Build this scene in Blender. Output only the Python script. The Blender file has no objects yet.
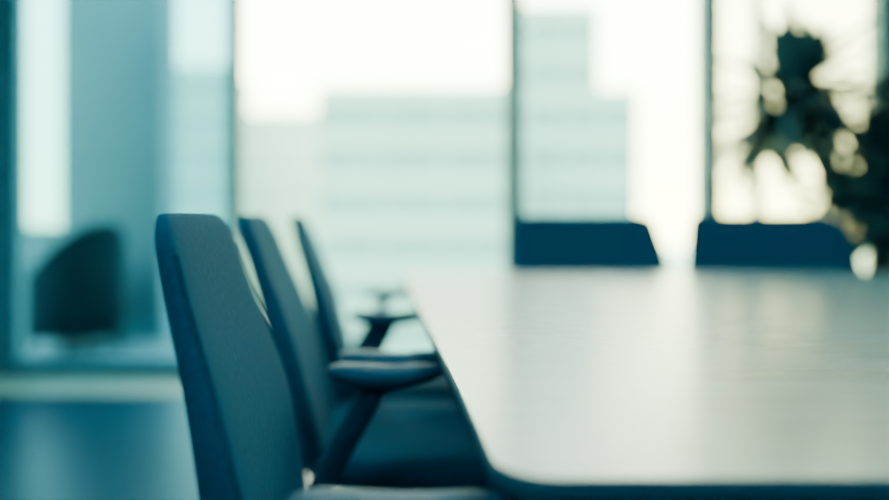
import bpy, bmesh, math, random
from mathutils import Vector, Matrix
random.seed(7)
scene = bpy.context.scene
F = 675.0; CX = 374.0; HY = 215.0; CAMZ = 0.95
def wx(px, d): return (px-CX)*d/F
def wz(py, d): return CAMZ-(py-HY)*d/F

# ---------------------------------------------------------------- materials
def mat(name, col, rough=0.5, metal=0.0, noise=0.0, nscale=20.0, bump=0.0, bscale=400.0, spec=0.5, stretch=None, sheen=0.0):
    m = bpy.data.materials.new(name); m.use_nodes = True
    nt = m.node_tree; b = nt.nodes["Principled BSDF"]
    b.inputs["Base Color"].default_value = (*col, 1)
    b.inputs["Roughness"].default_value = rough
    b.inputs["Metallic"].default_value = metal
    b.inputs["Specular IOR Level"].default_value = spec
    if sheen:
        b.inputs["Sheen Weight"].default_value = sheen
        b.inputs["Sheen Tint"].default_value = (0.2, 0.7, 1.0, 1)
    tc = nt.nodes.new("ShaderNodeTexCoord")
    mp = nt.nodes.new("ShaderNodeMapping")
    nt.links.new(tc.outputs["Object"], mp.inputs[0])
    if stretch: mp.inputs["Scale"].default_value = stretch
    if noise > 0:
        n = nt.nodes.new("ShaderNodeTexNoise"); n.inputs["Scale"].default_value = nscale
        n.inputs["Detail"].default_value = 5
        nt.links.new(mp.outputs[0], n.inputs["Vector"])
        r = nt.nodes.new("ShaderNodeValToRGB")
        r.color_ramp.elements[0].position = 0.3; r.color_ramp.elements[1].position = 0.7
        r.color_ramp.elements[0].color = (*[c*(1-noise) for c in col], 1)
        r.color_ramp.elements[1].color = (*[min(1, c*(1+noise)) for c in col], 1)
        nt.links.new(n.outputs["Fac"], r.inputs[0]); nt.links.new(r.outputs[0], b.inputs["Base Color"])
    if bump > 0:
        n2 = nt.nodes.new("ShaderNodeTexNoise"); n2.inputs["Scale"].default_value = bscale
        nt.links.new(mp.outputs[0], n2.inputs["Vector"])
        bp = nt.nodes.new("ShaderNodeBump"); bp.inputs["Strength"].default_value = bump
        bp.inputs["Distance"].default_value = 0.002
        nt.links.new(n2.outputs["Fac"], bp.inputs["Height"]); nt.links.new(bp.outputs[0], b.inputs["Normal"])
    return m

def glass_mat(name, tint, gloss):
    m = bpy.data.materials.new(name); m.use_nodes = True
    nt = m.node_tree; nt.nodes.clear()
    o = nt.nodes.new("ShaderNodeOutputMaterial"); mx = nt.nodes.new("ShaderNodeMixShader")
    t = nt.nodes.new("ShaderNodeBsdfTransparent"); t.inputs[0].default_value = (*tint, 1)
    g = nt.nodes.new("ShaderNodeBsdfGlossy"); g.inputs["Roughness"].default_value = 0.02
    g.inputs[0].default_value = (0.8, 0.95, 1, 1)
    mx.inputs[0].default_value = gloss
    nt.links.new(t.outputs[0], mx.inputs[1]); nt.links.new(g.outputs[0], mx.inputs[2]); nt.links.new(mx.outputs[0], o.inputs[0])
    return m

def emis_mat(name, col, s):
    m = bpy.data.materials.new(name); m.use_nodes = True
    nt = m.node_tree; nt.nodes.clear()
    o = nt.nodes.new("ShaderNodeOutputMaterial"); e = nt.nodes.new("ShaderNodeEmission")
    e.inputs[0].default_value = (*col, 1); e.inputs[1].default_value = s
    nt.links.new(e.outputs[0], o.inputs[0]); return m

M_fabric = mat("chair_fabric", (0.0045, 0.070, 0.122), 0.95, noise=0.16, nscale=140, bump=0.3, bscale=1100, spec=0.06)
M_shell = mat("chair_shell_plastic", (0.003, 0.042, 0.075), 0.6, noise=0.1, nscale=30, spec=0.15)
M_pad = mat("arm_pad", (0.004, 0.060, 0.10), 0.65, noise=0.1, nscale=30, spec=0.14)
M_metal = mat("base_metal", (0.05, 0.12, 0.17), 0.35, metal=0.8)
M_dark = mat("caster_rubber", (0.01, 0.03, 0.045), 0.6)
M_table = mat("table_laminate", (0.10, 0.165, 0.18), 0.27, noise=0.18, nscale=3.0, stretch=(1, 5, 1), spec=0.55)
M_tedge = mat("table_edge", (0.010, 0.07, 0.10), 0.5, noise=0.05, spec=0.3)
M_frame = mat("window_frame_paint", (0.05, 0.17, 0.21), 0.5, noise=0.05)
M_wall = mat("wall_paint", (0.12, 0.30, 0.38), 0.8, noise=0.04, nscale=4)
M_ceil = mat("ceiling_paint", (0.28, 0.46, 0.54), 0.9, noise=0.03, nscale=4)
M_floor = mat("floor_polished", (0.003, 0.024, 0.048), 0.32, noise=0.15, nscale=2, spec=0.2)
M_strip = mat("floor_strip_beige", (0.20, 0.22, 0.17), 0.5, noise=0.1, nscale=8)
M_glass = glass_mat("window_glass", (0.95, 1.0, 0.95), 0.03)
M_glassw = glass_mat("window_glass_warm", (0.88, 0.90, 0.76), 0.03)
M_glassb = glass_mat("partition_glass", (0.32, 0.58, 0.67), 0.025)
M_leaf = mat("leaf", (0.02, 0.085, 0.095), 0.5, noise=0.3, nscale=8)
M_bark = mat("bark", (0.06, 0.08, 0.06), 0.8, noise=0.3, nscale=40)
M_pot = mat("pot_ceramic", (0.05, 0.13, 0.17), 0.4, noise=0.05)
M_soil = mat("soil", (0.03, 0.025, 0.02), 0.95, noise=0.4, nscale=60)
M_bwall = mat("facade_concrete", (0.10, 0.235, 0.265), 0.8, noise=0.05, nscale=0.3)  # outdoor haze is mixed into the facade colours as pale cyan
M_bglass = mat("facade_windows", (0.032, 0.125, 0.17), 0.5, noise=0.15, nscale=0.4)
M_bpale = mat("facade_pale", (0.29, 0.43, 0.39), 0.8, noise=0.05, nscale=0.3)  # paler pair, haze put into the base colour
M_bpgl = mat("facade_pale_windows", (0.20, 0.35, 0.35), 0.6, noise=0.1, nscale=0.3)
M_ground = mat("street_ground", (0.40, 0.47, 0.38), 0.9, noise=0.1, nscale=0.1)
M_col = mat("column_render", (0.065, 0.13, 0.155), 0.7, noise=0.08, nscale=2)
M_terr = mat("balcony_paving", (0.10, 0.16, 0.165), 0.6, noise=0.15, nscale=3)
M_lounge = mat("lounge_upholstery", (0.002, 0.010, 0.018), 0.9, noise=0.2, nscale=30, spec=0.05)
M_fill = emis_mat("fill_emitter", (0.38, 0.80, 1.0), 13.0)  # glow of the added fill panels overhead

# ---------------------------------------------------------------- mesh builder
class B:
    def __init__(s): s.bm = bmesh.new(); s.mats = []
    def mi(s, m):
        if m not in s.mats: s.mats.append(m)
        return s.mats.index(m)
    def box(s, x0, x1, y0, y1, z0, z1, m, bevel=0.0):
        r = bmesh.ops.create_cube(s.bm, size=1)
        vs = r["verts"]
        for v in vs:
            v.co = Vector(((x0+x1)/2+v.co.x*(x1-x0), (y0+y1)/2+v.co.y*(y1-y0), (z0+z1)/2+v.co.z*(z1-z0)))
        fs = set(f for v in vs for f in v.link_faces); k = s.mi(m)
        for f in fs: f.material_index = k
        if bevel > 0:
            es = list(set(e for v in vs for e in v.link_edges))
            rr = bmesh.ops.bevel(s.bm, geom=es, offset=bevel, segments=3, affect='EDGES', profile=0.5)
            for f in rr["faces"]: f.material_index = k
    def rings(s, rings, m, cap=True, smooth=True):
        k = s.mi(m); R = []
        for r in rings: R.append([s.bm.verts.new(p) for p in r])
        n = len(R[0])
        for a, b in zip(R, R[1:]):
            for i in range(n):
                f = s.bm.faces.new((a[i], a[(i+1) % n], b[(i+1) % n], b[i])); f.material_index = k; f.smooth = smooth
        if cap:
            for r in (R[0][::-1], R[-1]):
                f = s.bm.faces.new(r); f.material_index = k; f.smooth = smooth
    def tube(s, pts, rad, m, n=12, sy=1.0):
        pts = [Vector(p) for p in pts]; rings = []
        rads = rad if isinstance(rad, (list, tuple)) else [rad]*len(pts)
        for i, p in enumerate(pts):
            t = (pts[min(i+1, len(pts)-1)]-pts[max(i-1, 0)]).normalized()
            a = Vector((0, 1, 0)) if abs(t.y) < 0.9 else Vector((1, 0, 0))
            u = t.cross(a).normalized(); w = u.cross(t).normalized()
            rings.append([p+u*math.cos(2*math.pi*j/n)*rads[i]+w*math.sin(2*math.pi*j/n)*rads[i]*sy for j in range(n)])
        s.rings(rings, m)
    def obj(s, name, parent=None, sub=0):
        bmesh.ops.recalc_face_normals(s.bm, faces=s.bm.faces[:])
        me = bpy.data.meshes.new(name); s.bm.to_mesh(me); s.bm.free()
        for m in s.mats: me.materials.append(m)
        o = bpy.data.objects.new(name, me); scene.collection.objects.link(o)
        if parent: o.parent = parent
        if sub:
            md = o.modifiers.new("sub", 'SUBSURF'); md.levels = sub; md.render_levels = sub
        return o

def interp(tab, z):
    n = len(tab)
    if z <= tab[0][0]: return tab[0][1]
    if z >= tab[-1][0]: return tab[-1][1]
    for i in range(n-1):
        if tab[i][0] <= z <= tab[i+1][0]:
            z0, a = tab[i]; z1, b = tab[i+1]; h = z1-z0; t = (z-z0)/h
            ma = (b-tab[i-1][1])/(z1-tab[i-1][0]) if i > 0 else (b-a)/h
            mb = (tab[i+2][1]-a)/(tab[i+2][0]-z0) if i+2 < n else (b-a)/h
            return (2*t**3-3*t*t+1)*a+(t**3-2*t*t+t)*h*ma+(-2*t**3+3*t*t)*b+(t**3-t*t)*h*mb

# ---------------------------------------------------------------- chair (faces local +X)
def spow(v, p): return math.copysign(abs(v)**p, v)
def make_chair(loc, rot=0.0, wtab=None, name="office_chair", lean=0.0, adx=0.0):
    root = bpy.data.objects.new(name, None); scene.collection.objects.link(root)
    root.location = loc; root.rotation_euler = (0, 0, rot); root.empty_display_size = 0.2
    wtab = wtab or [(0.42, .180), (0.50, .200), (0.58, .216), (0.65, .223), (0.72, .215), (0.79, .196), (0.87, .174), (0.952, .156)]
    ctab0 = [(0.42, -.025), (0.5, -.048), (0.60, -.070), (0.68, -.084), (0.76, -.102), (0.84, -.125), (0.90, -.140), (0.952, -.151)]
    ctab = [(z, c-lean*max(0, z-.5)/.45) for z, c in ctab0]
    ttab = [(0.42, .045), (0.55, .060), (0.65, .056), (0.80, .040), (0.952, .028)]
    CONC = 0.024
    b = B()
    zs = [0.42+i*(0.5/26) for i in range(27)]
    zt = 0.952; R = 0.045
    zz = [z for z in zs if z < zt-R] + [zt-R+R*math.sin(a*math.pi/2/8) for a in range(0, 9)]
    rings = []; N = 48
    for z in zz:
        w = interp(wtab, z); t = interp(ttab, z); c = interp(ctab, z)
        if z > zt-R:
            k = math.sqrt(max(0, 1-((z-(zt-R))/R)**2))
            w = w-R*(1-k)*0.95; t = t*(0.25+0.75*k**0.7)
        if z < 0.46:
            q = (z-0.42)/0.04; w *= 0.9+0.1*math.sqrt(q); t *= 0.5+0.5*math.sqrt(q)
        ring = []
        for j in range(N):
            th = 2*math.pi*j/N
            u = spow(math.cos(th), 0.45); s_ = spow(math.sin(th), 0.55)
            x = c+t/2*s_+CONC*(u*u)*(w/.22)**2
            if s_ > 0: x += 0.010*(1-u*u)
            ring.append(Vector((x, w*u, z)))
        rings.append(ring)
    b.rings(rings, M_fabric)
    b.obj("backrest", root)
    b = B()
    for sgn in (-1, 1):
        pts = []
        for z in [0.47+i*0.019 for i in range(24)]:
            w = interp(wtab, z); t = interp(ttab, z); c = interp(ctab, z)
            u = 0.955
            pts.append((c+t/2*0.78+CONC*u*u*(w/.22)**2+0.001, sgn*w*u, z))
        b.tube(pts, 0.0018, M_fabric, n=8)
    b.obj("piping", root)
    b = B()
    b.tube([(0.20, 0, 0.385), (0.06, 0, 0.375), (-0.06, 0, 0.40), (-0.085, 0, 0.46), (-0.096, 0, 0.55), (-0.112-lean*.3, 0, 0.64)], [.03, .03, .03, .026, .022, .016], M_shell, sy=1.5)
    b.obj("back_spine", root)
    b = B(); rings = []
    for (z, k) in [(0.395, .90), (0.402, .96), (0.418, 1.0), (0.44, 1.0), (0.456, .975), (0.464, .93), (0.467, .80), (0.463, .4)]:
        ring = []
        for j in range(48):
            th = 2*math.pi*j/48
            u = spow(math.cos(th), .55); v = spow(math.sin(th), .55)
            x = 0.225+0.275*k*u; y = 0.238*k*v
            dz = -0.022*max(0, (u-.3)/.7)**2*1.2 + 0.008*(v*v)
            ring.append(Vector((x, y, z+dz)))
        rings.append(ring)
    b.rings(rings, M_fabric); b.obj("seat", root)
    b = B(); b.box(0.10, 0.42, -.16, .16, .362, .394, M_shell, 0.01); b.obj("seat_pan", root)
    for i, sg in enumerate((-1, 1)):
        b = B(); rings = []
        for (z, k) in [(0.655, .62), (0.660, .86), (0.668, .98), (0.676, 1.0), (0.683, .95), (0.687, .80), (0.688, .4)]:
            ring = []
            for j in range(36):
                th = 2*math.pi*j/36
                u = spow(math.cos(th), .62); v = spow(math.sin(th), .7)
                x = adx+0.120+0.105*k*u; y = sg*0.27+(0.040-0.010*(u*0.5+0.5))*k*v
                ring.append(Vector((x, y, z+0.008*u*u+(0.008*u if u > 0 and z < .67 else 0))))
            rings.append(ring)
        b.rings(rings, M_pad); b.obj("armrest_%d" % (i+1), root)
        b = B()
        b.tube([(adx+0.105, sg*.27, .664), (adx+0.085, sg*.272, .63), (adx+0.045, sg*.275, .56), (0.005+adx*.5, sg*.277, .48), (0.0, sg*.27, .42), (0.04, sg*.23, .385), (0.14, sg*.12, .378)],
               [.017, .020, .022, .022, .021, .018, .016], M_shell, sy=0.7)
        b.obj("arm_support_%d" % (i+1), root)
    b = B()
    b.tube([(0.24, 0, .37), (0.24, 0, .25)], .022, M_metal, n=16); b.tube([(0.24, 0, .27), (0.24, 0, .075)], .030, M_dark, n=16)
    for k in range(5):
        a = 2*math.pi*k/5+0.3; dx, dy = math.cos(a), math.sin(a)
        b.tube([(0.24, 0, .105), (0.24+dx*.13, dy*.13, .10), (0.24+dx*.28, dy*.28, .075)], [.024, .02, .013], M_metal)
        cx, cy = 0.24+dx*.28, dy*.28
        b.tube([(cx, cy, .08), (cx, cy, .045)], .008, M_metal)
        for o_ in (-.014, .014):
            ox, oy = -dy*o_, dx*o_
            ax = Vector((-dy, dx, 0))*.009; c0 = Vector((cx+ox, cy+oy, .028))
            rr = []
            for q in (-1, 1):
                p = c0+ax*q
                rr.append([p+Vector((dx, dy, 0))*math.cos(t*math.pi/8)*.0275+Vector((0, 0, 1))*math.sin(t*math.pi/8)*.0275 for t in range(16)])
            b.rings(rr, M_dark)
    b.obj("swivel_base", root)
    return root

make_chair((-0.096, 0.885, 0))
make_chair((-0.102, 1.535, 0), lean=.028, adx=.018)
make_chair((-0.070, 2.08, 0), lean=.022, adx=.012)
wide = [(0.42, .24), (0.50, .29), (0.60, .332), (0.70, .334), (0.80, .320), (0.90, .300), (0.952, .292)]
wide2 = [(z, w*1.08) for z, w in wide]
make_chair((wx(588, 2.80), 2.74, 0), -math.pi/2, wide)
make_chair((wx(770, 2.80), 2.74, 0), -math.pi/2, wide2)

# ---------------------------------------------------------------- table
tx0, tx1, ty0, ty1 = 0.100, 2.95, 0.535, 2.49
def rrect(x0, x1, y0, y1, r, z, n=10):
    pts = []
    for cx, cy, a0 in ((x1-r, y1-r, 0), (x0+r, y1-r, 90), (x0+r, y0+r, 180), (x1-r, y0+r, 270)):
        for i in range(n+1):
            a = math.radians(a0+90*i/n); pts.append(Vector((cx+r*math.cos(a), cy+r*math.sin(a), z)))
    return pts
troot = bpy.data.objects.new("conference_table", None); scene.collection.objects.link(troot)
b = B()
def ins(d, z): return rrect(tx0+d, tx1-d, ty0+d, ty1-d, .045-d, z)
b.rings([ins(.0025, .7385), ins(.0008, .7395), ins(.004, .740)], M_table, cap=False)
f = b.bm.faces.new([b.bm.verts.new(p) for p in ins(.004, .740)]); f.material_index = 0
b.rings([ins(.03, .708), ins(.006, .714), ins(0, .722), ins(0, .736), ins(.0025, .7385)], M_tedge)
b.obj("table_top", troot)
b = B()
for x in (0.95, 2.15):
    b.box(x-.03, x+.03, 0.95, 2.07, .03, .708, M_tedge, .008)
    b.box(x-.16, x+.16, 0.85, 2.17, .0, .03, M_metal, .008)
b.box(0.98, 2.12, 1.49, 1.53, .35, .66, M_tedge, .006)
b.obj("table_legs", troot)

# ---------------------------------------------------------------- room shell
X0, X1, Y0, Y1, H = -2.35, 3.45, -2.6, 4.0, 2.8
def single(name, *a, **k):
    b = B(); b.box(*a, **k); return b.obj(name)
single("floor", X0-.1, X1+.1, Y0-.1, Y1+.1, -.2, 0, M_floor)
single("ceiling", X0-.1, X1+.1, Y0-.1, Y1+.1, H, H+.2, M_ceil)
single("wall_left", X0-.1, X0, Y0, Y1+.1, 0, H, M_wall)
single("wall_right", X1, X1+.1, Y0, Y1+.1, 0, H, M_wall)
single("wall_back", X0, X1, Y0-.1, Y0, 0, H, M_wall)
single("baseboard_left", X0, X0+.015, Y0, Y1-.1, 0, .09, M_frame)
single("baseboard_right", X1-.015, X1, Y0, Y1-.1, 0, .09, M_frame)
single("baseboard_back", X0+.015, X1-.015, Y0, Y0+.015, 0, .09, M_frame)
single("floor_strip_1", X0+.02, X1-.02, 3.56, 3.93, 0.0005, .004, M_strip)  # pale beige band laid on the floor along the glazing

b = B()
b.box(X0, X1, 3.96, 4.04, 0, .10, M_frame, .006)
b.box(X0, X1, 3.96, 4.04, H-.10, H, M_frame, .006)
mull = [(12, .13), (235, .095), (513, .11), (708, .12), (757, .03), (889, .20)]
for px, w in mull:
    x = wx(px, 4.0); b.box(x-w/2, x+w/2, 3.95, 4.05, .09, H-.09, M_frame, .006)
b.box(X0, wx(12, 4.0), 3.97, 4.03, .1, H-.1, M_frame)
b.obj("window_frame")
xs = [wx(p, 4.0) for p, _ in mull] + [X1]
for i in range(len(xs)-1):
    single("window_%d" % (i+1), xs[i]+.02, xs[i+1]-.02, 3.995, 4.005, .095, H-.095, M_glassb if i == 0 else (M_glassw if i >= 3 else M_glass))

for (x, y) in ((-1.2, -1.2), (1.2, -1.2), (-1.2, 1.0), (1.2, 1.0)):  # unseen overhead panels, added as bluish fill for the interior
    b = B(); b.box(x-.32, x+.32, y-.62, y+.62, H-.035, H-.0, M_frame, .004)
    b.box(x-.3, x+.3, y-.6, y+.6, H-.045, H-.034, M_fill); b.obj("fill_light_panel")

# ---------------------------------------------------------------- balcony (left, beyond glass)
bx1 = wx(240, 4.0)
single("balcony_floor", X0-1.6, bx1, 4.1, 6.6, -.25, -.02, M_terr)
b = B(); b.box(X0-1.6, wx(168, 6.5), 6.5, 6.6, -.02, .80, M_col, .01)
b.box(X0-1.6, wx(168, 6.5), 6.47, 6.63, .80, .84, M_frame, .01); b.obj("balcony_parapet")
b = B(); b.box(wx(60, 5.3), wx(162, 5.3), 5.3, 5.75, -.02, 5.5, M_col, .02)
b.box(wx(56, 5.3), wx(166, 5.3), 5.27, 5.78, -.02, .10, M_frame, .01); b.obj("concrete_column")
def lounge(loc, rot):
    root = bpy.data.objects.new("lounge_armchair", None); scene.collection.objects.link(root)
    root.location = loc; root.rotation_euler = (0, 0, rot)
    b = B(); rings = []
    N = 28
    for i in range(N+1):
        a = math.radians(-118+236*i/N)
        cs = math.cos(a); h = .60+.32*max(0, cs)**1.0
        ux, uy = -math.cos(a), math.sin(a)
        rr = []
        for (r, z) in [(.27, .12), (.27, h-.03), (.285, h), (.315, h), (.335, h-.03), (.32, .12)]:
            lean = .05*(z-.2)*max(0, cs)
            rr.append(Vector((ux*(r+lean), uy*(r+lean), z)))
        rings.append(rr)
    b.rings(rings, M_lounge); b.obj("shell", root)
    b = B(); rings = []
    for (z, k) in [(.14, .9), (.16, 1), (.40, 1), (.44, .95), (.45, .6)]:
        rings.append([Vector((.04+.27*k*spow(math.cos(t*math.pi/16), .6), .262*k*spow(math.sin(t*math.pi/16), .6), z)) for t in range(32)])
    b.rings(rings, M_lounge); b.obj("cushion", root)
    b = B()
    for sx in (-1, 1):
        for sy in (-1, 1): b.tube([(sx*.17, sy*.17, .16), (sx*.23, sy*.23, 0)], [.03, .02], M_lounge)
    b.obj("legs", root)
lounge((wx(74, 4.85), 4.85, -.02), math.radians(150))

# ---------------------------------------------------------------- plant
def plant(loc, heads):
    root = bpy.data.objects.new("potted_dracaena", None); scene.collection.objects.link(root); root.location = loc
    b = B(); rings = []
    for r, z in [(.12, 0), (.135, .01), (.17, .33), (.175, .35), (.16, .35), (.155, .31)]:
        rings.append([Vector((r*math.cos(2*math.pi*j/32), r*math.sin(2*math.pi*j/32), z)) for j in range(32)])
    b.rings(rings, M_pot, cap=False)
    f = b.bm.faces.new([b.bm.verts.new(v) for v in rings[0]]); f.material_index = 0
    b.obj("pot", root)
    b = B(); b.rings([[Vector((.155*math.cos(2*math.pi*j/32), .155*math.sin(2*math.pi*j/32), z)) for j in range(32)] for z in (.28, .32)], M_soil); b.obj("soil", root)
    b = B(); l = B(); k = l.mi(M_leaf)
    for (hx, hy, hz, L, n) in heads:
        base = Vector((random.uniform(-.06, .06), random.uniform(-.06, .06), .31)); top = Vector((hx, hy, hz))
        mid = base.lerp(top, .5)+Vector((random.uniform(-.03, .03), 0, .02))
        b.tube([base, base.lerp(mid, .5), mid, mid.lerp(top, .5)+Vector((0, 0, .02)), top], [.018, .016, .014, .012, .010], M_bark, n=8)
        for i in range(n):
            az = i*2.39996+random.uniform(-.3, .3); el = math.radians(random.uniform(-35, 75))
            d = Vector((math.cos(az)*math.cos(el), math.sin(az)*math.cos(el), math.sin(el)))
            side = Vector((-math.sin(az), math.cos(az), 0)); ll = L*random.uniform(.75, 1.2)
            p = top+Vector((0, 0, random.uniform(-.14, .03))); prev = None; S = 7
            for s_ in range(S+1):
                t = s_/S; w = .038*math.sin(math.pi*min(1, .08+t*.92))**.7+.001
                up = d.cross(side).normalized()
                q0 = p.copy()
                if loc[1]+q0.y > 3.88: q0.y = 3.88-loc[1]
                a = l.bm.verts.new(q0-side*w); c = l.bm.verts.new(q0-up*w*.25); e = l.bm.verts.new(q0+side*w)
                if prev:
                    for q in ((prev[0], prev[1], c, a), (prev[1], prev[2], e, c)):
                        f = l.bm.faces.new(q); f.material_index = k; f.smooth = True
                prev = (a, c, e)
                p = p+d*(ll/S); d = (d+Vector((0, 0, -.10))).normalized()
    b.obj("stems", root); l.obj("leaves", root)
px_, py_ = 2.42, 3.30
def hd(px, py, dy, L, n):
    d = py_+dy; return (wx(px, d)-px_, dy, wz(py, d), L, n)
plant((px_, py_, 0.004), [hd(792, 98, 0, .48, 90), hd(772, 128, .05, .30, 40), hd(812, 75, .05, .34, 36), hd(840, 180, -.05, .26, 36), hd(880, 165, .05, .38, 90), hd(885, 95, -.05, .28, 24), hd(880, 215, -.1, .34, 80)])

# ---------------------------------------------------------------- city outside
def building(name, D, xa, xb, top, floors_h, depth, mw, mg, zb=-22, bays=5, tower=None):
    b = B()
    def block(pa, pb, ptop, y0):
        x0, x1, zt = wx(pa, D), wx(pb, D), wz(ptop, D)
        b.box(x0+.15, x1-.15, y0+.35, y0+depth, zb, zt-.1, mg)
        b.box(x0, x1, y0, y0+depth+.2, zt-floors_h*.45, zt, mw)
        z = zt-floors_h
        while z > zb+1:
            b.box(x0, x1, y0+.1, y0+depth+.1, z-floors_h*.42, z, mw); z -= floors_h
        for i in range(bays+1):
            x = x0+(x1-x0)*i/bays; b.box(x-.2, x+.2, y0+.05, y0+.5, zb, zt-.2, mw)
        b.box(x0+(x1-x0)*.3, x0+(x1-x0)*.6, y0+depth*.3, y0+depth*.6, zt, zt+.6, mw)
    block(xa, xb, top, D)
    if tower: block(tower[0], tower[1], tower[2], D+.6)
    b.obj(name)
building("office_building", 60, 318, 506, 85, 3.9, 14, M_bwall, M_bglass, bays=3)
building("office_building", 72, 526, 637, 88, 4.4, 12, M_bwall, M_bglass, bays=3, tower=(527, 600, 2))
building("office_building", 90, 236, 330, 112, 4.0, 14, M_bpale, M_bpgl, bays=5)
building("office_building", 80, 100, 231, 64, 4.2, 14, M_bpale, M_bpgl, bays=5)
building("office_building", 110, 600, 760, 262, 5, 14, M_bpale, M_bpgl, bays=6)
single("street_ground", -300, 300, 8, 500, -22.5, -22, M_ground)

# ---------------------------------------------------------------- sky
w = bpy.data.worlds.new("sky"); scene.world = w; w.use_nodes = True
nt = w.node_tree; bg = nt.nodes["Background"]
tc = nt.nodes.new("ShaderNodeTexCoord"); sp = nt.nodes.new("ShaderNodeSeparateXYZ"); cr = nt.nodes.new("ShaderNodeValToRGB")
nt.links.new(tc.outputs["Generated"], sp.inputs[0]); nt.links.new(sp.outputs["Z"], cr.inputs[0])
cr.color_ramp.elements[0].position = 0.0; cr.color_ramp.elements[0].color = (1.0, 0.97, 0.50, 1)
cr.color_ramp.elements[1].position = 0.6; cr.color_ramp.elements[1].color = (0.80, 1.0, 0.92, 1)
nt.links.new(cr.outputs[0], bg.inputs[0]); bg.inputs[1].default_value = 20.0

# ---------------------------------------------------------------- camera
cd = bpy.data.cameras.new("camera"); cam = bpy.data.objects.new("camera", cd); scene.collection.objects.link(cam)
cam.location = (0, 0, CAMZ); cam.rotation_euler = (math.pi/2, 0, 0)
cd.sensor_width = 36; cd.lens = F/889*36
cd.shift_x = (444.5-CX)/889; cd.shift_y = -(250-HY)/889
cd.clip_start = 0.05; cd.clip_end = 2000
cd.dof.use_dof = True; cd.dof.focus_distance = 0.86; cd.dof.aperture_fstop = 0.72
scene.camera = cam
